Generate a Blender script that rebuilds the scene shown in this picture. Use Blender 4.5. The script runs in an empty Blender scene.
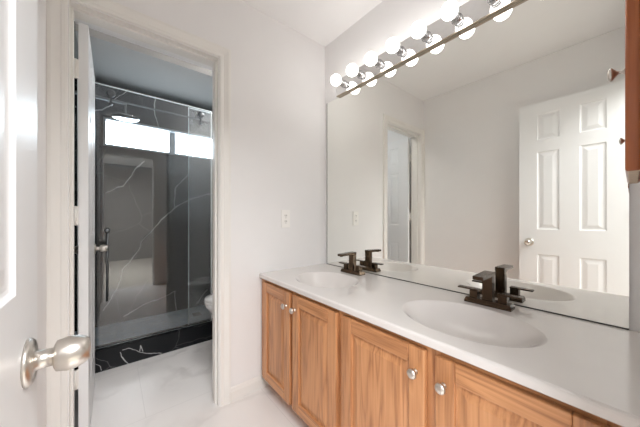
import bpy, bmesh, math
from mathutils import Vector, Matrix
PI = math.pi
sc = bpy.context.scene
COL = sc.collection

# ------------------------------------------------------------------ camera
F_PX = 255.0
cam_d = bpy.data.cameras.new('camera')
cam = bpy.data.objects.new('camera', cam_d); COL.objects.link(cam)
cam.location = (1.526, -1.295, 1.107)
cam.rotation_euler = (PI/2, 0, math.radians(50.8))
cam_d.sensor_width = 36.0
cam_d.lens = F_PX/640*36.0
cam_d.shift_y = 3.5/640
cam_d.clip_start = 0.01
sc.camera = cam

# ------------------------------------------------------------------ world, lights, exposure
w = bpy.data.worlds.new('world'); sc.world = w; w.use_nodes = True
bg = w.node_tree.nodes['Background']
bg.inputs[0].default_value = (0.75, 0.86, 1.0, 1); bg.inputs[1].default_value = 1.0
sc.view_settings.view_transform = 'Standard'
sc.view_settings.look = 'None'
sc.view_settings.gamma = 1.0
sc.view_settings.use_curve_mapping = False
sc.view_settings.exposure = 0.42
sc.cycles.max_bounces = 14
sc.cycles.diffuse_bounces = 8
sc.cycles.glossy_bounces = 8
sc.cycles.transparent_max_bounces = 16
sc.cycles.use_denoising = True
BULB_E = 6.6
PANE_E = 8.5

def area(name, loc, direction, sx, sy, power, color):
    l = bpy.data.lights.new(name, 'AREA'); l.shape = 'RECTANGLE'
    l.size, l.size_y, l.energy, l.color = sx, sy, power, color
    o = bpy.data.objects.new(name, l); COL.objects.link(o)
    o.location = loc
    o.rotation_euler = Vector(direction).to_track_quat('-Z', 'Z').to_euler()
    return o
# added unseen fill, placed as daylight at the bedroom's south window behind the camera
area('bedroom_window_fill', (2.9, -2.52, 1.45), (0, 1, -0.1), 1.5, 1.3, 30, (0.93, 0.97, 1.0))
# added unseen fill under the bedroom ceiling, lights the bathroom through the doorway
area('bedroom_ceiling_fill', (2.85, -1.15, 2.42), (0, 0, -1), 1.7, 1.5, 128, (0.97, 0.98, 1.0))

# ------------------------------------------------------------------ materials
def nodes(name):
    m = bpy.data.materials.new(name); m.use_nodes = True
    nt = m.node_tree
    return m, nt, nt.nodes['Principled BSDF']
def N(nt, kind, **kw):
    n = nt.nodes.new(kind)
    for k, v in kw.items():
        if k.startswith('i_'):
            n.inputs[k[2:].replace('_', ' ')].default_value = v
        else:
            setattr(n, k, v)
    return n
def L(nt, a, ao, b, bi):
    nt.links.new(a.outputs[ao], b.inputs[bi])
def plain(name, col, rough=0.5, metal=0.0, spec=None, coat=0.0, vary=0.0, vscale=30, bump=0.0, bscale=200):
    m, nt, p = nodes(name)
    p.inputs['Base Color'].default_value = (*col, 1)
    p.inputs['Roughness'].default_value = rough
    p.inputs['Metallic'].default_value = metal
    if spec is not None: p.inputs['Specular IOR Level'].default_value = spec
    if coat: p.inputs['Coat Weight'].default_value = coat; p.inputs['Coat Roughness'].default_value = 0.05
    tc = N(nt, 'ShaderNodeTexCoord')
    if vary:
        nz = N(nt, 'ShaderNodeTexNoise'); nz.inputs['Scale'].default_value = vscale; nz.inputs['Detail'].default_value = 3
        L(nt, tc, 'Object', nz, 'Vector')
        r = N(nt, 'ShaderNodeValToRGB')
        r.color_ramp.elements[0].position = 0.3; r.color_ramp.elements[1].position = 0.7
        r.color_ramp.elements[0].color = (*[c*(1-vary) for c in col], 1)
        r.color_ramp.elements[1].color = (*[min(1, c*(1+vary)) for c in col], 1)
        L(nt, nz, 'Fac', r, 'Fac'); L(nt, r, 'Color', p, 'Base Color')
    if bump:
        nb = N(nt, 'ShaderNodeTexNoise'); nb.inputs['Scale'].default_value = bscale; nb.inputs['Detail'].default_value = 2
        L(nt, tc, 'Object', nb, 'Vector')
        b = N(nt, 'ShaderNodeBump'); b.inputs['Strength'].default_value = bump; b.inputs['Distance'].default_value = 0.002
        L(nt, nb, 'Fac', b, 'Height'); L(nt, b, 'Normal', p, 'Normal')
    return m

M_wall = plain('wall_paint', (0.800, 0.788, 0.782), 0.85, bump=0.25, bscale=160, vary=0.008, vscale=6)
M_ceil = plain('ceiling_paint', (0.85, 0.838, 0.832), 0.9, bump=0.2, bscale=120, vary=0.008, vscale=5)
M_ceil_shaded = plain('shower_ceiling_shaded', (0.46, 0.445, 0.42), 0.9, bump=0.2, bscale=120, vary=0.01, vscale=5)  # ceiling colour darkened to carry the shade over the shower
M_trim = plain('trim_paint', (0.79, 0.77, 0.735), 0.35, vary=0.008, vscale=8)
M_door = plain('door_paint', (0.79, 0.795, 0.80), 0.38, vary=0.008, vscale=8)
M_top = plain('cultured_marble', (0.725, 0.69, 0.665), 0.18, vary=0.012, vscale=9, coat=0.3)
M_nickel = plain('satin_nickel', (0.66, 0.62, 0.57), 0.30, 1.0, vary=0.05, vscale=60)
M_chrome = plain('chrome', (0.80, 0.80, 0.80), 0.07, 1.0, vary=0.02, vscale=40)
M_bronze = plain('dark_bronze', (0.075, 0.051, 0.034), 0.2, 1.0, vary=0.15, vscale=90)
M_lip = plain('bronze_lip', (0.42, 0.36, 0.29), 0.32, 1.0, vary=0.1, vscale=40)
M_edge = plain('mirror_edge', (0.10, 0.10, 0.09), 0.4, vary=0.1, vscale=50)
M_porc = plain('porcelain', (0.86, 0.86, 0.85), 0.12, vary=0.006, vscale=6, coat=0.4)
M_plastic = plain('white_plastic', (0.86, 0.84, 0.81), 0.35, vary=0.006, vscale=20)
M_slot = plain('dark_slot', (0.22, 0.20, 0.19), 0.6, vary=0.1, vscale=50)
M_under = plain('raw_wood_edge', (0.60, 0.48, 0.36), 0.7, vary=0.1, vscale=60)
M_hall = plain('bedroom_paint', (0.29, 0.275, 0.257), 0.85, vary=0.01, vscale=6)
M_carpet = plain('bedroom_carpet', (0.50, 0.46, 0.40), 0.95, vary=0.15, vscale=120, bump=0.4, bscale=400)
M_vinyl = plain('window_vinyl', (0.30, 0.32, 0.34), 0.4, vary=0.006, vscale=10)
M_gedge = plain('glass_edge', (0.80, 0.86, 0.86), 0.25, vary=0.03, vscale=30)
M_socket = plain('socket_chrome', (0.48, 0.48, 0.48), 0.22, 1.0, vary=0.1, vscale=80)
M_rail = plain('dark_rail_metal', (0.16, 0.165, 0.17), 0.3, 1.0, vary=0.1, vscale=50)
M_drain = plain('black_drain', (0.06, 0.06, 0.065), 0.3, 0.6, vary=0.1, vscale=60)

def emit(name, col, strength):
    m, nt, p = nodes(name)
    p.inputs['Base Color'].default_value = (*col, 1)
    p.inputs['Roughness'].default_value = 0.3
    p.inputs['Emission Color'].default_value = (*col, 1)
    p.inputs['Emission Strength'].default_value = strength
    tc = N(nt, 'ShaderNodeTexCoord'); nz = N(nt, 'ShaderNodeTexNoise'); nz.inputs['Scale'].default_value = 25
    mr = N(nt, 'ShaderNodeMapRange')
    mr.inputs['To Min'].default_value = strength*0.97; mr.inputs['To Max'].default_value = strength*1.03
    L(nt, tc, 'Object', nz, 'Vector'); L(nt, nz, 'Fac', mr, 'Value'); L(nt, mr, 'Result', p, 'Emission Strength')
    return m
M_bulb = emit('lit_bulb', (1.0, 0.97, 0.94), BULB_E)
M_added_lamp = emit('added_lamp_diffuser', (1.0, 0.98, 0.96), 27.0)
M_pane = emit('frosted_pane', (0.78, 0.90, 1.0), PANE_E)

def mirror_mat():
    m, nt, p = nodes('silvered_mirror')
    p.inputs['Metallic'].default_value = 1.0; p.inputs['Roughness'].default_value = 0.0
    tc = N(nt, 'ShaderNodeTexCoord'); nz = N(nt, 'ShaderNodeTexNoise'); nz.inputs['Scale'].default_value = 2
    r = N(nt, 'ShaderNodeValToRGB')
    r.color_ramp.elements[0].color = (0.92, 0.925, 0.885, 1); r.color_ramp.elements[1].color = (0.93, 0.935, 0.895, 1)
    L(nt, tc, 'Object', nz, 'Vector'); L(nt, nz, 'Fac', r, 'Fac'); L(nt, r, 'Color', p, 'Base Color')
    return m
M_mirror = mirror_mat()

def oak(name, axis, dark, mid, light, rough=0.35):
    """oak with the grain along local x, y or z"""
    m, nt, p = nodes(name)
    tc = N(nt, 'ShaderNodeTexCoord'); oi = N(nt, 'ShaderNodeObjectInfo')
    mul = N(nt, 'ShaderNodeMath', operation='MULTIPLY'); mul.inputs[1].default_value = 7.3
    add = N(nt, 'ShaderNodeVectorMath', operation='ADD')
    L(nt, oi, 'Random', mul, 0); L(nt, tc, 'Object', add, 0); L(nt, mul, 'Value', add, 1)
    def mp(s):
        v = [1, 1, 1]; v[axis] = s
        q = N(nt, 'ShaderNodeMapping'); q.inputs['Scale'].default_value = v; L(nt, add, 'Vector', q, 'Vector'); return q
    a = mp(0.075); b = mp(0.035)
    wv = N(nt, 'ShaderNodeTexNoise'); wv.inputs['Scale'].default_value = 14; wv.inputs['Detail'].default_value = 2; wv.inputs['Distortion'].default_value = 0.6
    L(nt, a, 'Vector', wv, 'Vector')
    ring = N(nt, 'ShaderNodeMath', operation='MULTIPLY'); ring.inputs[1].default_value = 11
    fr = N(nt, 'ShaderNodeMath', operation='PINGPONG'); fr.inputs[1].default_value = 1.0
    L(nt, wv, 'Fac', ring, 0); L(nt, ring, 'Value', fr, 0)
    fine = N(nt, 'ShaderNodeTexNoise'); fine.inputs['Scale'].default_value = 190; fine.inputs['Detail'].default_value = 4
    L(nt, b, 'Vector', fine, 'Vector')
    mix = N(nt, 'ShaderNodeMix', data_type='FLOAT'); mix.inputs[0].default_value = 0.62
    L(nt, fr, 'Value', mix, 2); L(nt, fine, 'Fac', mix, 3)
    r = N(nt, 'ShaderNodeValToRGB')
    r.color_ramp.elements[0].position = 0.22; r.color_ramp.elements[0].color = (*dark, 1)
    r.color_ramp.elements[1].position = 0.78; r.color_ramp.elements[1].color = (*light, 1)
    e = r.color_ramp.elements.new(0.48); e.color = (*mid, 1)
    L(nt, mix, 0, r, 'Fac'); L(nt, r, 'Color', p, 'Base Color')
    bm_ = N(nt, 'ShaderNodeBump'); bm_.inputs['Strength'].default_value = 0.12; bm_.inputs['Distance'].default_value = 0.001
    L(nt, fine, 'Fac', bm_, 'Height'); L(nt, bm_, 'Normal', p, 'Normal')
    p.inputs['Roughness'].default_value = rough
    p.inputs['Coat Weight'].default_value = 0.15; p.inputs['Coat Roughness'].default_value = 0.25
    return m
OD, OM, OL = (0.34, 0.142, 0.056), (0.52, 0.238, 0.100), (0.61, 0.298, 0.132)
M_oak_z = oak('oak_upright_grain', 2, OD, OM, OL)
M_oak_x = oak('oak_level_grain', 0, OD, OM, OL)
M_oak_red = oak('red_oak', 2, (0.19, 0.045, 0.010), (0.30, 0.076, 0.018), (0.39, 0.115, 0.030), 0.3)

def black_marble(name, lines, w0=0.003, w1=0.0085, spec=0.22):
    """polished black stone; lines = the white veins of this slab as polylines of (y, z)"""
    m, nt, p = nodes(name)
    tc = N(nt, 'ShaderNodeTexCoord')
    def vm(op, a, b=None):
        n = N(nt, 'ShaderNodeVectorMath', operation=op)
        for k, v in ((0, a), (1, b)):
            if v is None: continue
            if isinstance(v, tuple): n.inputs[k].default_value = v
            else: nt.links.new(v, n.inputs[k])
        return n
    def ma(op, a, b=None, clamp=False):
        n = N(nt, 'ShaderNodeMath', operation=op); n.use_clamp = clamp
        for k, v in ((0, a), (1, b)):
            if v is None: continue
            if isinstance(v, (int, float)): n.inputs[k].default_value = v
            else: nt.links.new(v, n.inputs[k])
        return n.outputs[0]
    nz = N(nt, 'ShaderNodeTexNoise'); nz.inputs['Scale'].default_value = 9; nz.inputs['Detail'].default_value = 4
    L(nt, tc, 'Object', nz, 'Vector')
    off = vm('SUBTRACT', nz.outputs['Color'], (0.5, 0.5, 0.5))
    sc_ = N(nt, 'ShaderNodeVectorMath', operation='SCALE'); sc_.inputs['Scale'].default_value = 0.055; L(nt, off, 0, sc_, 0)
    pos = vm('MULTIPLY', vm('ADD', tc.outputs['Object'], sc_.outputs[0]).outputs[0], (0.0, 1.0, 1.0)).outputs[0]
    dist = None
    for ln in lines:
        for (ya, za), (yb, zb) in zip(ln, ln[1:]):
            ba = (0.0, yb-ya, zb-za); q = ba[1]**2+ba[2]**2
            pa = vm('SUBTRACT', pos, (0.0, ya, za)).outputs[0]
            h = ma('MULTIPLY', vm('DOT_PRODUCT', pa, ba).outputs['Value'], 1.0/q, True)
            sb = N(nt, 'ShaderNodeVectorMath', operation='SCALE'); sb.inputs[0].default_value = ba; nt.links.new(h, sb.inputs['Scale'])
            d = vm('LENGTH', vm('SUBTRACT', pa, sb.outputs[0]).outputs[0]).outputs['Value']
            dist = d if dist is None else ma('MINIMUM', dist, d)
    n2 = N(nt, 'ShaderNodeTexNoise'); n2.inputs['Scale'].default_value = 7; L(nt, tc, 'Object', n2, 'Vector')
    wd = N(nt, 'ShaderNodeMapRange'); wd.inputs['From Min'].default_value = 0.3; wd.inputs['From Max'].default_value = 0.7
    wd.inputs['To Min'].default_value = w0; wd.inputs['To Max'].default_value = w1; L(nt, n2, 'Fac', wd, 'Value')
    fac = ma('SUBTRACT', 1.0, ma('DIVIDE', dist, wd.outputs[0]), True)
    # fine hairline veining between the main veins
    vo = N(nt, 'ShaderNodeTexVoronoi', feature='DISTANCE_TO_EDGE'); vo.inputs['Scale'].default_value = 2.1
    L(nt, vm('ADD', tc.outputs['Object'], sc_.outputs[0]), 0, vo, 'Vector')
    hair = ma('MULTIPLY', ma('SUBTRACT', 1.0, ma('DIVIDE', vo.outputs['Distance'], 0.006), True), 0.16)
    fac = ma('MAXIMUM', fac, hair)
    mix = N(nt, 'ShaderNodeMix', data_type='RGBA')
    mix.inputs[6].default_value = (0.011, 0.012, 0.014, 1); mix.inputs[7].default_value = (0.72, 0.72, 0.71, 1)
    nt.links.new(fac, mix.inputs[0]); L(nt, mix, 2, p, 'Base Color')
    p.inputs['Roughness'].default_value = 0.07; p.inputs['Specular IOR Level'].default_value = spec
    return m
VB = [[(-1.352, 1.336), (-1.213, 1.419), (-1.147, 1.538), (-1.036, 1.688)], [(-1.147, 2.415), (-1.268, 2.266), (-1.36, 2.132), (-1.426, 2.114)],
      [(-0.947, 2.49), (-0.938, 2.352), (-0.947, 2.241), (-0.91, 2.076)], [(-0.639, 2.475), (-0.611, 2.38)],
      [(-1.36, 0.208), (-1.245, 0.414), (-1.213, 0.591), (-1.188, 0.618), (-1.088, 0.753), (-1.063, 0.857), (-0.974, 0.948), (-0.9, 1.061), (-0.733, 1.219), (-0.59, 1.314), (-0.33, 1.401)],
      [(-0.756, 1.218), (-0.753, 1.422), (-0.633, 1.581)], [(-1.205, 0.111), (-1.054, 0.18), (-0.938, 0.219), (-0.756, 0.284)], [(-0.751, 0.284), (-0.743, 0.048)], [(-0.537, 0.1), (-0.401, 0.244)]]
VC = [[(-1.252, 0.103), (-1.239, 0.066), (-1.203, 0.007)], [(-1.234, 0.116), (-1.197, 0.11), (-1.141, 0.07), (-0.994, 0.01)], [(-1.128, 0.071), (-1.125, 0.112), (-1.109, 0.067)],
      [(-1.394, 0.07), (-1.356, 0.007)]]
M_black = black_marble('black_marble_slab', VB)
M_curb = black_marble('black_marble_curb', VC, 0.002, 0.0055, 0.2)

def floor_mat():
    m, nt, p = nodes('white_marble_tile')
    tc = N(nt, 'ShaderNodeTexCoord')
    mp = N(nt, 'ShaderNodeMapping'); mp.inputs['Rotation'].default_value = (0, 0, 0.9); mp.inputs['Location'].default_value = (0.4, 0.9, 0)
    L(nt, tc, 'Object', mp, 'Vector')
    nz = N(nt, 'ShaderNodeTexNoise'); nz.inputs['Scale'].default_value = 1.6; nz.inputs['Detail'].default_value = 5
    L(nt, mp, 'Vector', nz, 'Vector')
    sub = N(nt, 'ShaderNodeVectorMath', operation='SUBTRACT'); sub.inputs[1].default_value = (0.5, 0.5, 0.5)
    scl = N(nt, 'ShaderNodeVectorMath', operation='SCALE'); scl.inputs['Scale'].default_value = 0.9
    add = N(nt, 'ShaderNodeVectorMath', operation='ADD')
    L(nt, nz, 'Color', sub, 0); L(nt, sub, 'Vector', scl, 0); L(nt, mp, 'Vector', add, 0); L(nt, scl, 'Vector', add, 1)
    vo = N(nt, 'ShaderNodeTexVoronoi', feature='DISTANCE_TO_EDGE'); vo.inputs['Scale'].default_value = 1.5
    L(nt, add, 'Vector', vo, 'Vector')
    mr = N(nt, 'ShaderNodeMapRange'); mr.interpolation_type = 'SMOOTHSTEP'
    mr.inputs['From Max'].default_value = 0.055; mr.inputs['To Min'].default_value = 1; mr.inputs['To Max'].default_value = 0
    L(nt, vo, 'Distance', mr, 'Value')
    n2 = N(nt, 'ShaderNodeTexNoise'); n2.inputs['Scale'].default_value = 2.2; L(nt, mp, 'Vector', n2, 'Vector')
    m2 = N(nt, 'ShaderNodeMapRange'); m2.inputs['From Min'].default_value = 0.42; m2.inputs['From Max'].default_value = 0.7; m2.inputs['To Max'].default_value = 0.55
    L(nt, n2, 'Fac', m2, 'Value')
    mul = N(nt, 'ShaderNodeMath', operation='MULTIPLY'); L(nt, mr, 'Result', mul, 0); L(nt, m2, 'Result', mul, 1)
    mix = N(nt, 'ShaderNodeMix', data_type='RGBA')
    mix.inputs[6].default_value = (0.80, 0.775, 0.755, 1); mix.inputs[7].default_value = (0.50, 0.475, 0.455, 1)
    L(nt, mul, 'Value', mix, 0)
    # tile joints, 0.6 x 0.6 m
    br = N(nt, 'ShaderNodeTexBrick'); br.offset = 0.5
    br.inputs['Scale'].default_value = 1.0; br.inputs['Brick Width'].default_value = 1.2; br.inputs['Row Height'].default_value = 0.6
    br.inputs['Mortar Size'].default_value = 0.0016; br.inputs['Mortar Smooth'].default_value = 0.0
    mp2 = N(nt, 'ShaderNodeMapping'); mp2.inputs['Location'].default_value = (0.05, 0.17, 0); mp2.inputs['Rotation'].default_value = (0, 0, PI/2)
    L(nt, tc, 'Object', mp2, 'Vector'); L(nt, mp2, 'Vector', br, 'Vector')
    mix2 = N(nt, 'ShaderNodeMix', data_type='RGBA'); mix2.inputs[7].default_value = (0.70, 0.68, 0.66, 1)
    L(nt, br, 'Fac', mix2, 0); L(nt, mix, 2, mix2, 6); L(nt, mix2, 2, p, 'Base Color')
    p.inputs['Roughness'].default_value = 0.24
    return m
M_floor = floor_mat()

def pebble_mat():
    m, nt, p = nodes('shower_pebble_mosaic')
    tc = N(nt, 'ShaderNodeTexCoord')
    vo = N(nt, 'ShaderNodeTexVoronoi'); vo.inputs['Scale'].default_value = 22
    ve = N(nt, 'ShaderNodeTexVoronoi', feature='DISTANCE_TO_EDGE'); ve.inputs['Scale'].default_value = 22
    L(nt, tc, 'Object', vo, 'Vector'); L(nt, tc, 'Object', ve, 'Vector')
    r = N(nt, 'ShaderNodeValToRGB')
    r.color_ramp.elements[0].color = (0.56, 0.66, 0.76, 1); r.color_ramp.elements[1].color = (0.82, 0.90, 0.96, 1)
    L(nt, vo, 'Color', r, 'Fac')
    mr = N(nt, 'ShaderNodeMapRange'); mr.inputs['From Max'].default_value = 0.09
    L(nt, ve, 'Distance', mr, 'Value')
    mix = N(nt, 'ShaderNodeMix', data_type='RGBA'); mix.inputs[6].default_value = (0.66, 0.70, 0.73, 1)
    L(nt, mr, 'Result', mix, 0); L(nt, r, 'Color', mix, 7); L(nt, mix, 2, p, 'Base Color')
    b = N(nt, 'ShaderNodeBump'); b.inputs['Strength'].default_value = 0.4; b.inputs['Distance'].default_value = 0.003
    L(nt, mr, 'Result', b, 'Height'); L(nt, b, 'Normal', p, 'Normal')
    p.inputs['Roughness'].default_value = 0.35
    return m
M_pebble = pebble_mat()

def glass_mat():
    """thin pane: mostly clear, reflecting on both faces"""
    m = bpy.data.materials.new('shower_glass'); m.use_nodes = True
    nt = m.node_tree; nt.nodes.remove(nt.nodes['Principled BSDF'])
    out = nt.nodes['Material Output']
    tr = N(nt, 'ShaderNodeBsdfTransparent'); gl = N(nt, 'ShaderNodeBsdfGlossy'); gl.inputs['Roughness'].default_value = 0.0
    tc = N(nt, 'ShaderNodeTexCoord'); nz = N(nt, 'ShaderNodeTexNoise'); nz.inputs['Scale'].default_value = 3
    r = N(nt, 'ShaderNodeValToRGB'); r.color_ramp.elements[0].color = (0.965, 0.98, 0.985, 1); r.color_ramp.elements[1].color = (0.965, 0.98, 0.98, 1)
    L(nt, tc, 'Object', nz, 'Vector'); L(nt, nz, 'Fac', r, 'Fac'); L(nt, r, 'Color', tr, 'Color')
    fr = N(nt, 'ShaderNodeFresnel'); fr.inputs['IOR'].default_value = 1.95
    mx = N(nt, 'ShaderNodeMixShader')
    L(nt, fr, 'Fac', mx, 'Fac'); L(nt, tr, 'BSDF', mx, 1); L(nt, gl, 'BSDF', mx, 2); L(nt, mx, 'Shader', out, 'Surface')
    return m
M_glass = glass_mat()

# ------------------------------------------------------------------ mesh helpers
def new(): return bmesh.new()
def box(bm, a, b, bevel=0.0, seg=2, mi=0):
    r = bmesh.ops.create_cube(bm, size=1.0)
    vs = r['verts']
    for v in vs:
        v.co = Vector([a[i] + (v.co[i]+0.5)*(b[i]-a[i]) for i in range(3)])
    fs = {f for v in vs for f in v.link_faces}
    for f in fs: f.material_index = mi
    if bevel:
        es = list({e for v in vs for e in v.link_edges})
        rr = bmesh.ops.bevel(bm, geom=es, offset=bevel, segments=seg, affect='EDGES', profile=0.5)
        for f in rr['faces']: f.material_index = mi
    return bm
def lathe(bm, prof, origin, axis, seg=32, mi=0):
    """prof: list of (distance along axis, radius)"""
    ax = Vector(axis).normalized()
    u = ax.orthogonal().normalized(); v = ax.cross(u)
    rings = []
    for d, r in prof:
        c = Vector(origin) + ax*d
        if r < 1e-6: rings.append([bm.verts.new(c)])
        else: rings.append([bm.verts.new(c + (u*math.cos(2*PI*i/seg) + v*math.sin(2*PI*i/seg))*r) for i in range(seg)])
    for A, B in zip(rings, rings[1:]):
        for i in range(seg):
            j = (i+1) % seg
            if len(A) == 1 and len(B) == 1: continue
            if len(A) == 1: f = bm.faces.new((A[0], B[j], B[i]))
            elif len(B) == 1: f = bm.faces.new((A[i], A[j], B[0]))
            else: f = bm.faces.new((A[i], A[j], B[j], B[i]))
            f.smooth = True; f.material_index = mi
    for R in (rings[0], rings[-1]):
        if len(R) > 1:
            try: bm.faces.new(R).material_index = mi
            except ValueError: pass
    return bm
def loft(bm, loops, cap=True, smooth=True, mi=0):
    rings = [[bm.verts.new(p) for p in lp] for lp in loops]
    n = len(rings[0])
    for A, B in zip(rings, rings[1:]):
        for i in range(n):
            j = (i+1) % n
            f = bm.faces.new((A[i], A[j], B[j], B[i])); f.smooth = smooth; f.material_index = mi
    if cap:
        for R in (rings[0], rings[-1]): bm.faces.new(R).material_index = mi
    return rings
def rect_ring(x0, x1, z0, z1, y): return [(x0, y, z0), (x1, y, z0), (x1, y, z1), (x0, y, z1)]
def panel(bm, x0, x1, z0, z1, y, out, prof, mi=0):
    """nested rectangular moulding: prof = (inset, height along `out`)"""
    loft_l = [rect_ring(x0+i, x1-i, z0+i, z1-i, y+out*h) for i, h in prof]
    rings = [[bm.verts.new(p) for p in lp] for lp in loft_l]
    for A, B in zip(rings, rings[1:]):
        for i in range(4):
            j = (i+1) % 4
            bm.faces.new((A[i], A[j], B[j], B[i])).material_index = mi
    bm.faces.new(rings[-1]).material_index = mi
def obj(name, bm, mats, parent=None, loc=(0, 0, 0), shift=None, autosmooth=True):
    """link bm as ONE mesh object; shift = point that becomes the mesh origin"""
    bmesh.ops.remove_doubles(bm, verts=bm.verts, dist=1e-5)
    bmesh.ops.recalc_face_normals(bm, faces=bm.faces)
    if shift is not None: bmesh.ops.translate(bm, verts=bm.verts, vec=-Vector(shift))
    me = bpy.data.meshes.new(name); bm.to_mesh(me); bm.free()
    for m in (mats if isinstance(mats, (list, tuple)) else [mats]): me.materials.append(m)
    o = bpy.data.objects.new(name, me); COL.objects.link(o)
    o.location = loc
    if parent: o.parent = parent
    return o
def tag(o, label=None, cat=None, group=None, kind=None):
    if label: o['label'] = label
    if cat: o['category'] = cat
    if group: o['group'] = group
    if kind: o['kind'] = kind
    return o
def thing(name, label, cat, loc, rotz=0.0, group=None, kind=None):
    o = bpy.data.objects.new(name, None); COL.objects.link(o)
    o.location = loc; o.rotation_euler = (0, 0, rotz); o.empty_display_size = 0.05
    return tag(o, label, cat, group, kind)
def struct(name, bm, mats, label, cat, parent=None):
    o = obj(name, bm, mats, parent)
    if parent is None: tag(o, label, cat, kind='structure')
    return o
def dup(root, loc, label=None):
    r = root.copy(); COL.objects.link(r); r.location = loc
    if label: r['label'] = label
    for ch in list(root.children):
        c = ch.copy(); COL.objects.link(c); c.parent = r
        for g in list(ch.children):
            d = g.copy(); COL.objects.link(d); d.parent = c
    return r

# ------------------------------------------------------------------ room dimensions
H = 2.44
XE = 1.547            # entry wall inner face
YO = -1.503           # wall opposite the mirror
T = 0.115             # wall thickness
D0, D1, DH = -1.438, -0.813, 2.035     # doorway to the shower room, in the wall x = 0
E0, E1 = -1.398, -0.775                # entry doorway, in the wall x = XE
XB = -1.69            # back wall of the shower
YR = 0.05             # right wall of the shower room
XC = -0.875           # front of the shower curb

# ------------------------------------------------------------------ setting
b = new(); box(b, (XB-T, YO-T, -0.1), (XE+T, YR+T, 0.0))
struct('floor', b, M_floor, 'white marble-look tiled floor with soft grey veins', 'floor')
b = new(); box(b, (XB-T, YO-T, H), (XE+T, YR+T, H+0.1))
struct('ceiling', b, M_ceil, 'white ceiling above the vanity and the shower room', 'ceiling')
# wall with the doorway (x = 0)
b = new()
box(b, (-T, YO, 0), (0, D0, H)); box(b, (-T, D1, 0), (0, YR, H)); box(b, (-T, D0, DH), (0, D1, H))
struct('wall_left', b, M_wall, 'pale grey wall with the doorway into the shower room', 'wall')
# mirror wall
b = new(); box(b, (0, 0, 0), (XE+T, T, H))
struct('wall_back', b, M_wall, 'pale grey wall behind the big mirror and vanity', 'wall')
b = new(); box(b, (XB-T, YO-T, 0), (XE+T, YO, H))
struct('wall_front', b, M_wall, 'pale grey wall behind the open entry door, facing the mirror', 'wall')
b = new()
box(b, (XE, YO, 0), (XE+T, E0, H)); box(b, (XE, E1, 0), (XE+T, 0, H)); box(b, (XE, E0, DH), (XE+T, E1, H))
struct('wall_right', b, M_wall, 'wall at the right end of the vanity with the entry doorway', 'wall')
b = new(); box(b, (XB-T, YR, 0), (-T, YR+T, H))
struct('wall_back_shower', b, M_wall, 'side wall of the shower room behind the toilet', 'wall')
# black marble of the shower: back wall with its window opening, two side slabs
WY0, WY1, WZ0, WZ1 = -1.362, -0.172, 1.795, 2.076
b = new()
box(b, (XB-T, YO, 0), (XB, WY0, H)); box(b, (XB-T, WY1, 0), (XB, YR, H))
box(b, (XB-T, WY0, 0), (XB, WY1, WZ0)); box(b, (XB-T, WY0, WZ1), (XB, WY1, H))
struct('wall_shower', b, M_black, 'black white-veined marble wall at the back of the shower', 'wall')
b = new(); box(b, (XB, YO, 0.03), (XC, YO+0.012, H))
struct('wall_shower_left', b, M_black, 'black marble side wall at the left of the shower', 'wall')
b = new(); box(b, (XB, YR-0.012, 0.03), (XC, YR, H))
struct('wall_shower_right', b, M_black, 'black marble side wall at the right of the shower', 'wall')
# shower pan and curb
b = new(); box(b, (XB, YO+0.012, 0.0), (-0.985, YR-0.012, 0.062))
struct('floor_shower', b, M_pebble, 'blue-grey mosaic floor of the shower pan', 'floor')
b = new(); box(b, (-0.985, YO+0.012, 0.0), (XC, YR-0.012, 0.152), 0.003)
struct('trim_curb', b, M_curb, 'black marble curb with white veins under the shower glass', 'curb')
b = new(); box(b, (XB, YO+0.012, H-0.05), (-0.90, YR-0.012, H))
struct('ceiling_shower', b, M_ceil_shaded, 'slightly dropped ceiling over the shower', 'ceiling')

# high window of the shower
win = thing('window_1', 'narrow high frosted window of two panes above the shower', 'window', (XB, -0.767, 1.795), kind='structure')
fx0, fx1 = XB-0.110, XB-0.002
b = new()
box(b, (fx0, WY0, WZ0), (fx1, WY1, WZ0+0.02), 0.002); box(b, (fx0, WY0, WZ1-0.02), (fx1, WY1, WZ1), 0.002)
box(b, (fx0, WY0, WZ0+0.02), (fx1, WY0+0.02, WZ1-0.02), 0.002); box(b, (fx0, WY1-0.02, WZ0+0.02), (fx1, WY1, WZ1-0.02), 0.002)
obj('window_frame', b, M_vinyl, win, shift=win.location)
b = new(); box(b, (fx0, -0.797, WZ0+0.02), (fx0+0.032, -0.735, WZ1-0.02), 0.002)
obj('mullion', b, M_vinyl, win, shift=win.location)
for y0, y1 in ((WY0+0.02, -0.797), (-0.735, WY1-0.02)):
    b = new(); box(b, (fx0+0.015, y0, WZ0+0.02), (fx0+0.022, y1, WZ1-0.02))
    obj('window_pane', b, M_pane, win, shift=win.location)

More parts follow.
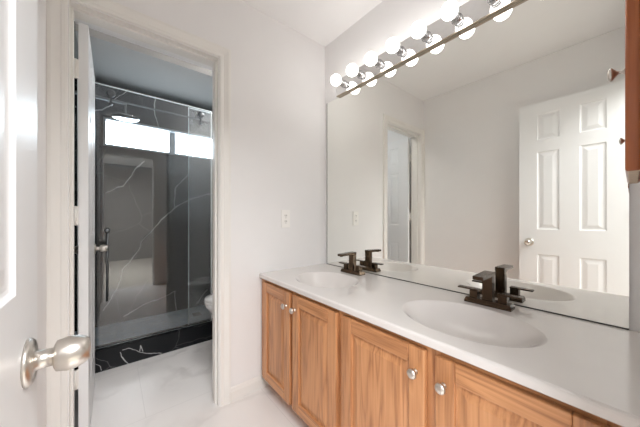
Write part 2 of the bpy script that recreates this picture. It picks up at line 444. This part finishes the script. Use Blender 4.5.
# casings and jambs -------------------------------------------------
CAS = [(0.0, 0.0), (0.0, 0.008), (0.006, 0.0105), (0.016, 0.0105), (0.022, 0.0085), (0.036, 0.0125), (0.048, 0.0165), (0.060, 0.0165), (0.062, 0.014), (0.062, 0.0)]
def casing(bm, x, out, y0, y1, h, prof=CAS, dmax=1.0, rev=0.004):
    y0 -= rev; y1 += rev; h += rev
    loops = []
    for k in range(4):
        lp = []
        for u, d in prof:
            d = min(d, dmax)
            y, z = ((y0-u, 0.0), (y0-u, h+u), (y1+u, h+u), (y1+u, 0.0))[k]
            lp.append((x+out*d, y, z))
        loops.append(lp)
    loft(bm, loops, cap=True, smooth=False)
def jamb(bm, x0, x1, y0, y1, h, stop, t=0.0012):
    box(bm, (x0, y0, 0), (x1, y0+t, h)); box(bm, (x0, y1-t, 0), (x1, y1, h)); box(bm, (x0, y0, h-t), (x1, y1, h))
    s0, s1 = stop
    box(bm, (s0, y0, 0), (s1, y0+0.011, h), 0.002); box(bm, (s0, y1-0.011, 0), (s1, y1, h), 0.002)
    box(bm, (s0, y0+0.011, h-0.011), (s1, y1-0.011, h), 0.002)
b = new(); casing(b, 0.0, 1, D0, D1, DH)
struct('trim_1', b, M_trim, 'moulded white casing around the shower room doorway', 'door casing')
b = new(); casing(b, -T, -1, D0, D1, DH)
struct('trim_2', b, M_trim, 'white casing on the shower side of the doorway', 'door casing')
b = new(); jamb(b, -T, 0.0, D0, D1, DH, (-0.07, -0.035))
struct('trim_3', b, M_trim, 'white jamb lining the shower room doorway', 'door jamb')
b = new(); casing(b, XE, -1, E0, E1, DH, dmax=0.010)
struct('trim_4', b, M_trim, 'white casing around the entry doorway', 'door casing')
b = new(); jamb(b, XE, XE+T, E0, E1, DH, (XE+0.045, XE+0.08))
struct('trim_5', b, M_trim, 'white jamb lining the entry doorway', 'door jamb')
BB = [(0.0, 0.0), (0.012, 0.0), (0.012, 0.058), (0.009, 0.066), (0.007, 0.076), (0.003, 0.082), (0.0, 0.082)]
def baseb(name, p0, p1, nrm, label):
    bm = new()
    loops = [[(p[0]+nrm[0]*d, p[1]+nrm[1]*d, z) for d, z in BB] for p in (p0, p1)]
    loft(bm, loops, cap=True, smooth=False)
    struct(name, bm, M_trim, label, 'baseboard')
baseb('baseboard_left', (0, D1+0.068), (0, -0.462), (1, 0), 'white baseboard between the doorway casing and vanity')
baseb('baseboard_front', (0.02, YO), (XE-0.002, YO), (0, 1), 'white baseboard behind the open entry door')
baseb('baseboard_shower_room', (-T, D1+0.068), (-T, YR), (-1, 0), 'white baseboard on the shower side of the wall')
baseb('baseboard_toilet', (XC+0.002, YR), (-T-0.014, YR), (0, -1), 'white baseboard behind the toilet')

# bedroom beyond the entry doorway (seen in the shower glass) --------
bx0, bx1, by0, by1 = XE+T, 4.9, -2.6, 1.2
b = new(); box(b, (bx0, by0-T, -0.1), (bx1+T, by1+T, 0.0))
struct('floor_bedroom', b, M_carpet, 'beige carpet of the room beyond the entry doorway', 'floor')
b = new(); box(b, (bx0, by0-T, H), (bx1+T, by1+T, H+0.1))
struct('ceiling_bedroom', b, M_ceil, 'white ceiling of the room beyond the entry doorway', 'ceiling')
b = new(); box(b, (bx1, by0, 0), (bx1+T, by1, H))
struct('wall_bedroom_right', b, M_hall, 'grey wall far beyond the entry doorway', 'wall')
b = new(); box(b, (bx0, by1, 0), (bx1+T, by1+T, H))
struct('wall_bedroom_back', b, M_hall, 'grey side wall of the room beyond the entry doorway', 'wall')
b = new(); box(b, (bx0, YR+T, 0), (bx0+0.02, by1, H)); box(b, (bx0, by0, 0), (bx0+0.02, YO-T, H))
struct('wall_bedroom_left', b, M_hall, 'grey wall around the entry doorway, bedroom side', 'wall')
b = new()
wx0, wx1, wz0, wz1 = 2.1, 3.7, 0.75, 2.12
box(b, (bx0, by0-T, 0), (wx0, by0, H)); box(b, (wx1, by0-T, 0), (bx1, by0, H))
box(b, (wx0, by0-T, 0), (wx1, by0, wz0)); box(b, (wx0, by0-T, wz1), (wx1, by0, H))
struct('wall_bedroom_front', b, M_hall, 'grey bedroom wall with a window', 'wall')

# ------------------------------------------------------------------ six-panel doors
DW, DT, DHT = 0.610, 0.035, 2.020
PX = ((0.117, 0.250), (0.360, 0.493)); PZ = ((0.235, 0.800), (1.000, 1.625), (1.720, 1.930))
def six_panel():
    bm = new()
    xs = sorted({0, DW, *[v for p in PX for v in p]}); zs = sorted({0, DHT, *[v for p in PZ for v in p]})
    prof = [(0, 0), (0.006, -0.0045), (0.010, -0.0055), (0.018, -0.0055), (0.040, -0.0012)]
    for y, out in ((0.0, -1), (DT, 1)):
        for xa, xb in zip(xs, xs[1:]):
            for za, zb in zip(zs, zs[1:]):
                if (xa, xb) in PX and (za, zb) in PZ: panel(bm, xa, xb, za, zb, y, out, prof)
                else: bm.faces.new([bm.verts.new(p) for p in rect_ring(xa, xb, za, zb, y)])
    def q(*ps): bm.faces.new([bm.verts.new(p) for p in ps])
    for xa, xb in zip(xs, xs[1:]):
        for z in (0, DHT): q((xa, 0, z), (xb, 0, z), (xb, DT, z), (xa, DT, z))
    for za, zb in zip(zs, zs[1:]):
        for x in (0, DW): q((x, 0, za), (x, 0, zb), (x, DT, zb), (x, DT, za))
    return bm
KNOB = [(0.0, 0.0325), (0.003, 0.0325), (0.0065, 0.030), (0.008, 0.025), (0.0085, 0.0135), (0.020, 0.0125), (0.0265, 0.0125), (0.0275, 0.0165),
        (0.030, 0.0215), (0.035, 0.0225), (0.041, 0.0243), (0.047, 0.0243), (0.054, 0.0228), (0.061, 0.0195), (0.0655, 0.0160), (0.0670, 0.0130), (0.0665, 0.0105), (0.0650, 0.009), (0.0650, 0.0)]
def door(name, label, hinge, rotz):
    r = thing(name, label, 'door', (hinge[0], hinge[1], 0.008), rotz, kind='structure')
    obj('door_leaf', six_panel(), M_door, r)
    for y, s in ((0.0, -1), (DT, 1)):
        bm = new(); lathe(bm, KNOB, (DW-0.066, y, 0.893), (0, s, 0), 40)
        k = obj('door_knob', bm, M_nickel, r); k['label'] = 'satin nickel egg-shaped knob'
    bm = new(); box(bm, (DW-0.0005, 0.006, 0.87), (DW+0.0012, DT-0.006, 0.925)); obj('latch_plate', bm, M_nickel, r)
    return r
entry = door('door_1', 'open white six-panel entry door in the left foreground', (1.529, -1.3885), PI)
inner = door('door_2', 'white six-panel door swung open into the shower room, seen hinge-edge on', (-0.128, -1.383), PI)
for z in (0.29, 1.06, 1.75):      # painted hinges bridging the gap from jamb to leaf
    bm = new()
    box(bm, (-0.006, DT-0.001, z), (0.0015, DT+0.0225, z+0.09)); lathe(bm, [(0, 0.006), (0.09, 0.006)], (-0.004, DT+0.010, z), (0, 0, 1), 16)
    obj('hinge', bm, M_trim, inner)
for z in (0.29, 1.06, 1.75):
    bm = new(); lathe(bm, [(0, 0.005), (0.09, 0.005)], (-0.004, -0.004, z), (0, 0, 1), 16)
    obj('hinge', bm, M_nickel, entry)

# ------------------------------------------------------------------ vanity
van = thing('vanity_cabinet', 'honey oak double vanity cabinet with four raised-panel doors', 'cabinet', (0.773, -0.27, 0))
VF, VZ0, VZ1 = -0.539, 0.080, 0.714
b = new()
box(b, (0.002, VF+0.019, VZ0), (0.018, -0.003, VZ1)); box(b, (1.528, VF+0.019, VZ0), (1.544, -0.003, VZ1))
box(b, (0.018, VF+0.019, VZ0), (1.528, -0.003, VZ0+0.016)); box(b, (0.018, -0.012, VZ0+0.016), (1.528, -0.003, VZ1))
obj('carcass', b, M_oak_z, van, shift=van.location)
b = new()
for xa, xb in ((0.002, 0.055), (0.355, 0.400), (0.722, 0.770), (1.118, 1.166), (1.494, 1.544)):
    box(b, (xa, VF, VZ0), (xb, VF+0.019, VZ1), mi=0)
for xa, xb in ((0.055, 0.355), (0.400, 0.722), (0.770, 1.118), (1.166, 1.494)):
    box(b, (xa, VF, VZ0), (xb, VF+0.019, VZ0+0.05), mi=1); box(b, (xa, VF, VZ1-0.045), (xb, VF+0.019, VZ1), mi=1)
obj('face_frame', b, [M_oak_z, M_oak_x], van, shift=van.location)
b = new(); box(b, (0.002, -0.462, 0.0), (1.544, -0.446, VZ0)); obj('toe_kick', b, M_oak_x, van, shift=van.location)
CKNOB = [(0.0, 0.0085), (0.002, 0.0085), (0.004, 0.006), (0.012, 0.0055), (0.015, 0.008), (0.018, 0.0135), (0.021, 0.0155), (0.025, 0.0150), (0.028, 0.0115), (0.0295, 0.006), (0.030, 0.0)]
for x0, x1, kx in ((0.046, 0.363, -1), (0.391, 0.731, 1), (0.761, 1.126, -1), (1.158, 1.503, 1)):
    z0, z1, s, fy = 0.094, 0.699, 0.056, VF-0.001
    ft = 0.019
    bm = new()
    ch = 0.005
    # frame: two stiles, two rails with routed outer and inner edges
    def bar(xa, xb, za, zb, mi):
        box(bm, (xa, fy-ft, za), (xb, fy, zb), 0.0035, 2, mi)
    bar(x0, x0+s, z0, z1, 0); bar(x1-s, x1, z0, z1, 0)
    bar(x0+s, x1-s, z0, z0+s, 1); bar(x0+s, x1-s, z1-s, z1, 1)
    d = obj('cabinet_door', bm, [M_oak_z, M_oak_x], van, shift=van.location)
    bm = new()
    panel(bm, x0+s-0.002, x1-s+0.002, z0+s-0.002, z1-s+0.002, fy-ft, -1, [(0, -0.012), (0, -0.007), (0.004, -0.0095), (0.009, -0.0095), (0.034, -0.0025), (0.038, -0.0025)])
    obj('raised_panel', bm, M_oak_z, d, shift=van.location)
    bm = new(); lathe(bm, CKNOB, ((x1-0.030) if kx < 0 else (x0+0.026), fy-ft, z1-0.075), (0, -1, 0), 28)
    kb = obj('knob', bm, M_nickel, d, shift=van.location); kb['label'] = 'round satin nickel knob'

# worktop with two integral oval basins
CT, CZ, CF = 0.743, 0.716, -0.560
top = thing('vanity_counter', 'glossy white worktop with two oval sinks moulded in', 'worktop', (0.773, -0.27, CZ))
SINKS = ((0.385, -0.318, 0.210, 0.168), (1.143, -0.318, 0.226, 0.172))
NS = 64
def ell(cx, cy, a, bb, s, z): return [(cx+a*s*math.cos(2*PI*i/NS), cy+bb*s*math.sin(2*PI*i/NS), z) for i in range(NS)]
b = new()
x0, x1, y0, y1 = 0.001, XE-0.001, CF+0.009, -0.001
rc = [b.verts.new(p) for p in ((x0, y0, CT), (x1, y0, CT), (x1, y1, CT), (x0, y1, CT))]
es = [b.edges.new((rc[i], rc[(i+1) % 4])) for i in range(4)]
for cx, cy, a, bb in SINKS:
    vs = [b.verts.new(p) for p in ell(cx, cy, a, bb, 1.0, CT)]
    es += [b.edges.new((vs[i], vs[(i+1) % NS])) for i in range(NS)]
bmesh.ops.triangle_fill(b, use_beauty=True, use_dissolve=False, edges=es)
edge = [(y0, CT), (y0-0.002, CT-0.0012), (y0-0.0035, CT-0.0012), (y0-0.006, CT-0.0022), (y0-0.008, CT-0.0045), (CF, CT-0.008), (CF, CZ+0.003), (CF+0.003, CZ)]
for (ya, za), (yb, zb) in zip(edge, edge[1:]):
    b.faces.new([b.verts.new(p) for p in ((x0, ya, za), (x1, ya, za), (x1, yb, zb), (x0, yb, zb))])
for x in (x0, x1):
    b.faces.new([b.verts.new((x, y, z)) for y, z in edge + [(y1, CZ), (y1, CT)]])
b.faces.new([b.verts.new(p) for p in ((x0, y1, CT), (x1, y1, CT), (x1, y1, CZ), (x0, y1, CZ))])
for cx, cy, a, bb in SINKS:
    loft(b, [ell(cx, cy, a, bb, 1.0, CT), ell(cx, cy, a, bb, 1.03, CZ)], cap=False, smooth=True)
o = obj('countertop', b, M_top, top, shift=top.location)
BOWL = [(1.0, 0.0), (0.985, -0.0008), (0.965, -0.0026), (0.935, -0.007), (0.89, -0.015), (0.82, -0.029), (0.72, -0.048), (0.59, -0.067), (0.44, -0.082), (0.28, -0.091), (0.15, -0.0945), (0.09, -0.095)]
for cx, cy, a, bb in SINKS:
    bm = new(); loft(bm, [ell(cx, cy, a, bb, s, CT+z) for s, z in BOWL], cap=False)
    sk = obj('sink_basin', bm, M_top, top, shift=top.location)
    bm = new(); lathe(bm, [(-0.004, 0.0), (-0.004, 0.016), (0.0015, 0.021), (0.003, 0.016), (0.003, 0.0)], (cx, cy, CT-0.096), (0, 0, 1), 24)
    obj('drain', bm, M_bronze, sk, shift=top.location)

# ------------------------------------------------------------------ faucets (local: spout towards -y)
def make_faucet(label, loc):
    r = thing('faucet', label, 'faucet', loc, group='dark bronze faucets on the worktop')
    bm = new()
    base = [(-0.084, -0.027), (0.084, -0.027), (0.084, 0.027), (-0.084, 0.027)]
    loft(bm, [[(x*s, y*s2, z) for x, y in base] for s, s2, z in ((1, 1, 0), (1, 1, 0.007), (0.945, 0.80, 0.021))], smooth=False)
    obj('base_plate', bm, M_bronze, r)
    bm = new(); box(bm, (-0.0185, -0.016, 0.0195), (0.0185, 0.016, 0.124), 0.0015); obj('spout_column', bm, M_bronze, r)
    bm = new()
    sec = [(-0.0185, 0.0), (0.0185, 0.0), (0.0185, 0.015), (-0.0185, 0.015)]
    loft(bm, [[(x, 0.017, 0.122+z) for x, z in sec], [(x, -0.017, 0.122+z) for x, z in sec],
              [(x, -0.116, 0.120+z*0.90) for x, z in sec]], smooth=False)
    sp = obj('spout', bm, M_bronze, r)
    bm = new(); lathe(bm, [(0, 0.010), (0.006, 0.010), (0.006, 0.007), (0.002, 0.007)], (0, -0.101, 0.1215), (0, 0, -1), 20); obj('aerator', bm, M_slot, sp)
    for s in (-1, 1):
        bm = new(); box(bm, (s*0.052-0.0155, -0.0155, 0.0195), (s*0.052+0.0155, 0.0155, 0.051), 0.0015)
        hd = obj('handle', bm, M_bronze, r)
        bm = new()
        xa, xb = s*0.035, s*0.116
        box(bm, (min(xa, xb), -0.0145, 0.0510), (max(xa, xb), 0.0145, 0.0575), 0.0015); obj('lever', bm, M_bronze, hd)
    return r
f1 = make_faucet('dark bronze two-handle faucet at the far sink by the outlet wall', (0.377, -0.085, CT))
f2 = dup(f1, (1.148, -0.085, CT), 'dark bronze two-handle faucet at the near sink, under the reflected white door')

# ------------------------------------------------------------------ mirror
MX0, MX1, MZ0, MZ1 = 0.034, 1.519, 0.7465, 1.985
mir = thing('wall_mirror', 'large frameless mirror on the wall above the vanity', 'mirror', (0.773, 0, MZ0))
b = new(); box(b, (MX0, -0.006, MZ0), (MX1, -0.0008, MZ1))
for f in b.faces: f.material_index = 0 if f.normal.y < -0.5 else 1
obj('mirror_glass', b, [M_mirror, M_edge], mir, shift=mir.location)
b = new(); box(b, (MX0, -0.0085, CT+0.0004), (MX1, -0.0005, MZ0)); box(b, (MX0, -0.0085, MZ0), (MX1, -0.0068, MZ0+0.001))
box(b, (MX0-0.006, -0.0065, CT+0.0004), (MX0, -0.0005, MZ1))
obj('mirror_channel', b, M_edge, mir, shift=mir.location)

# ------------------------------------------------------------------ vanity light bar
BX0, BX1, BZ0, BZ1 = 0.157, 1.377, 1.990, 2.102
bar_ = thing('vanity_light_bar', 'polished chrome light bar with eight lit globe bulbs above the mirror', 'light fixture', (0.762, 0, BZ0))
b = new(); box(b, (BX0, -0.022, BZ0), (BX1, -0.0005, BZ1), 0.001); obj('back_plate', b, M_chrome, bar_, shift=bar_.location)
b = new(); box(b, (BX0, -0.0255, BZ0-0.0045), (BX1, -0.0065, BZ0), 0.001); l_ = obj('lower_lip', b, M_lip, bar_, shift=bar_.location); l_['label'] = 'bronze-toned lower edge strip'
SOCK = [(0, 0.0250), (0.003, 0.0250), (0.004, 0.0215), (0.012, 0.0215), (0.013, 0.0200), (0.015, 0.0200), (0.016, 0.0215), (0.024, 0.0215), (0.025, 0.0200), (0.027, 0.0200), (0.028, 0.0215), (0.042, 0.0215), (0.044, 0.0175), (0.044, 0.0)]
GLOBE = [(0.0, 0.0130)] + [(0.0365 - 0.0370*math.cos(math.radians(q)), 0.0370*math.sin(math.radians(q))) for q in range(20, 180, 8)] + [(0.0735, 0.0)]
for k in range(8):
    x = BX0 + 0.0780 + k*0.1524
    bm = new(); lathe(bm, SOCK, (x, -0.022, 2.049), (0, -1, 0), 24); s_ = obj('socket', bm, M_socket, bar_, shift=bar_.location)
    bm = new(); lathe(bm, GLOBE, (x, -0.064, 2.049), (0, -1, 0), 32); obj('bulb', bm, M_bulb, bar_, shift=bar_.location)

# ------------------------------------------------------------------ outlet
out_ = thing('wall_outlet', 'white duplex power outlet on the wall beside the doorway', 'outlet', (0, -0.360, 1.098))
b = new(); box(b, (0, -0.394, 1.0335), (0.005, -0.326, 1.1555), 0.0018); obj('cover_plate', b, M_plastic, out_, shift=out_.location)
for z in (1.0745, 1.1145):
    bm = new(); box(bm, (0.004, -0.376, z-0.0145), (0.0065, -0.344, z+0.0145), 0.001)
    rc_ = obj('receptacle', bm, M_plastic, out_, shift=out_.location)
    bm = new()
    for yy in (-0.367, -0.355): box(bm, (0.0062, yy-0.0018, z-0.002), (0.0068, yy+0.0018, z+0.009))
    box(bm, (0.0062, -0.3635, z-0.011), (0.0068, -0.3585, z-0.006)); obj('slots', bm, M_slot, rc_, shift=out_.location)
bm = new(); lathe(bm, [(0, 0.003), (0.0015, 0.0025), (0.0015, 0.0)], (0.005, -0.360, 1.0945), (1, 0, 0), 12); obj('screw', bm, M_nickel, out_, shift=out_.location)

# ------------------------------------------------------------------ recessed medicine cabinet on the entry wall
med = thing('medicine_cabinet', 'reddish oak wall cabinet at the right edge of the mirror', 'cabinet', (XE, -0.24, 1.205))
def oak_box(a, c, bev, seg):
    bb = new(); box(bb, a, c, bev, seg); bb.normal_update()
    for f in bb.faces: f.material_index = 1 if f.normal.z < -0.9 else 0
    return bb
obj('frame', oak_box((1.5395, -0.447, 1.200), (XE-0.0005, -0.10, 1.95), 0.001, 1), [M_oak_red, M_under], med, shift=med.location)
md = obj('cabinet_door', oak_box((1.5155, -0.440, 1.205), (1.5390, -0.107, 1.943), 0.006, 4), [M_oak_red, M_under], med, shift=med.location)
bm = new()
lathe(bm, [(0, 0.006), (0.002, 0.006), (0.003, 0.0036), (0.010, 0.0036), (0.013, 0.006), (0.019, 0.0140), (0.021, 0.0150), (0.0235, 0.0135), (0.026, 0.008), (0.027, 0.0)], (1.5155, -0.410, 1.432), (-1, 0, 0), 28)
obj('knob', bm, M_nickel, md, shift=med.location)

# ------------------------------------------------------------------ shower glass
def pane(name, x, ya, yb, parent, z0=0.156, z1=2.075):
    bm = new(); box(bm, (x-0.004, ya, z0), (x+0.004, yb, z1))
    bm.normal_update()
    for f in bm.faces: f.material_index = 0 if abs(f.normal.x) > 0.5 else 1
    g = obj(name, bm, [M_glass, M_gedge], parent, shift=parent.location)
    bm = new(); e = 0.007; h = 0.0046          # polished rim, its pale colour stands in for light refracted in the edge
    for a, c in (((ya, z1-e), (yb, z1)), ((ya, z0), (ya+e, z1-e)), ((yb-e, z0), (yb, z1-e))):
        box(bm, (x-h, a[0], a[1]), (x+h, c[0], c[1]))
    obj('polished_edge', bm, M_gedge, parent, shift=parent.location)
    return g
GX, GX2 = -0.915, -0.950
RZ = 1.990
sd = thing('shower_glass_door', 'clear frameless glass shower door on the doorway side with long pull bar', 'shower door', (GX, -1.03, 0.156))
pane('glass_panel', GX, -1.482, -0.588, sd)
sp_ = thing('shower_glass_panel', 'clear glass shower panel behind the sliding door, nearer the toilet', 'shower panel', (GX2, -0.37, 0.156))
pane('glass_panel', GX2, -0.775, 0.034, sp_)
def roller(parent, x, y, side):
    bm = new(); lathe(bm, [(-0.008, 0.0), (-0.008, 0.026), (0.006, 0.026), (0.010, 0.020), (0.010, 0.0)], (x, y, RZ+0.028), (1, 0, 0), 24)
    box(bm, (x-0.006, y-0.006, RZ-0.050), (x+0.006, y+0.006, RZ+0.01), 0.001)
    lathe(bm, [(-0.008, 0.012), (0.012, 0.012)], (x, y, RZ-0.045), (1, 0, 0), 18)
    obj('roller', bm, M_rail, parent, shift=parent.location)
for y in (-1.300, -0.680): roller(sd, GX+0.012, y, 1)
for y in (-0.745, -0.05): roller(sp_, GX2-0.012, y, -1)
b = new(); lathe(b, [(0, 0.0075), (0.52, 0.0075)], (GX+0.045, -1.322, 0.50), (0, 0, 1), 20)
for z in (0.52, 1.00): lathe(b, [(0, 0.008), (0.045, 0.008)], (GX, -1.322, z), (1, 0, 0), 16)
lathe(b, [(0, 0.016), (0.030, 0.016), (0.034, 0.010), (0.034, 0.0)], (GX+0.030, -1.322, 1.01), (1, 0, 0), 20)
obj('pull_bar', b, M_rail, sd, shift=sd.location)
b = new(); box(b, (-0.9365, YO+0.012, RZ-0.013), (-0.9285, YR-0.012, RZ-0.001), 0.001)
tag(obj('shower_rail', b, M_rail), 'dark metal sliding rail across the top of the shower glass', 'rail')

# rain shower head on the left shower wall
sh = thing('rain_shower_head', 'round chrome rain shower head behind the glass', 'shower head', (-1.32, YO+0.012, 2.11))
b = new(); lathe(b, [(0, 0.03), (0.006, 0.03), (0.008, 0.0085), (0.29, 0.0075)], (-1.32, YO+0.012, 2.11), (0, 1, 0), 20)
lathe(b, [(0.004, 0.0), (0, 0.008), (-0.12, 0.0075)], (-1.32, YO+0.302, 2.11), (0, 0, 1), 16); obj('arm', b, M_rail, sh, shift=sh.location)
b = new(); lathe(b, [(0.022, 0.0), (0.022, 0.02), (0.010, 0.093), (0.004, 0.100), (0.0, 0.098), (0.0, 0.0)], (-1.32, YO+0.302, 1.985), (0, 0, 1), 40); obj('spray_plate', b, M_chrome, sh, shift=sh.location)
# unseen ceiling lamp added above the toilet to brighten the shower room
cl = thing('added_ceiling_lamp', 'round white flush lamp, added unseen above the toilet to brighten the shower room', 'lamp', (-0.50, -0.25, H))
b = new(); lathe(b, [(0, 0.0), (0, 0.15), (0.03, 0.15), (0.03, 0.14)], (-0.50, -0.25, H), (0, 0, -1), 32); obj('rim', b, M_nickel, cl, shift=cl.location)
b = new(); lathe(b, [(0.028, 0.138), (0.05, 0.125), (0.075, 0.085), (0.085, 0.0)], (-0.50, -0.25, H), (0, 0, -1), 32); obj('diffuser', b, M_added_lamp, cl, shift=cl.location)
# floor drain
b = new(); box(b, (-1.475, -0.630, 0.062), (-1.385, -0.555, 0.068), 0.001)
dr = tag(obj('floor_drain', b, M_drain), 'small square dark drain in the shower floor', 'drain')

# ------------------------------------------------------------------ toilet (faces -y)
TX = -0.605
toi = thing('toilet', 'white toilet beside the shower, half hidden by the doorway casing', 'toilet', (TX, -0.30, 0))
def oval(cx, cy, a, bf, bb_, z, n=40):
    pts = []
    for i in range(n):
        t = 2*PI*i/n
        s = math.sin(t)
        pts.append((cx+a*math.cos(t), cy + (bb_ if s > 0 else bf)*s, z))
    return pts
b = new()
loft(b, [oval(TX, -0.36, 0.105, 0.17, 0.20, 0.0), oval(TX, -0.36, 0.100, 0.165, 0.20, 0.03), oval(TX, -0.36, 0.095, 0.16, 0.20, 0.14),
         oval(TX, -0.37, 0.115, 0.22, 0.21, 0.24), oval(TX, -0.39, 0.155, 0.28, 0.22, 0.32), oval(TX, -0.40, 0.180, 0.315, 0.22, 0.385),
         oval(TX, -0.40, 0.186, 0.325, 0.22, 0.405), oval(TX, -0.40, 0.180, 0.318, 0.215, 0.412)])
obj('bowl', b, M_porc, toi, shift=toi.location)
b = new()
loft(b, [oval(TX, -0.40, 0.182, 0.322, 0.17, 0.414), oval(TX, -0.40, 0.188, 0.328, 0.175, 0.420), oval(TX, -0.40, 0.188, 0.328, 0.175, 0.434), oval(TX, -0.40, 0.183, 0.324, 0.17, 0.438)])
st = obj('seat', b, M_porc, toi, shift=toi.location)
b = new()
loft(b, [oval(TX, -0.40, 0.184, 0.325, 0.172, 0.440), oval(TX, -0.40, 0.188, 0.329, 0.175, 0.444), oval(TX, -0.40, 0.186, 0.326, 0.174, 0.456), oval(TX, -0.40, 0.150, 0.28, 0.15, 0.463)])
obj('lid', b, M_porc, toi, shift=toi.location)
b = new(); box(b, (TX-0.21, -0.145, 0.40), (TX+0.21, 0.035, 0.76), 0.02, 3); tk = obj('tank', b, M_porc, toi, shift=toi.location)
b = new(); box(b, (TX-0.22, -0.155, 0.76), (TX+0.22, 0.040, 0.795), 0.008, 2); obj('tank_lid', b, M_porc, tk, shift=toi.location)
b = new(); box(b, (TX-0.19, -0.172, 0.69), (TX-0.11, -0.160, 0.705), 0.003); lathe(b, [(0, 0.012), (0.02, 0.012)], (TX-0.175, -0.143, 0.697), (0, -1, 0), 16); obj('flush_lever', b, M_chrome, tk, shift=toi.location)
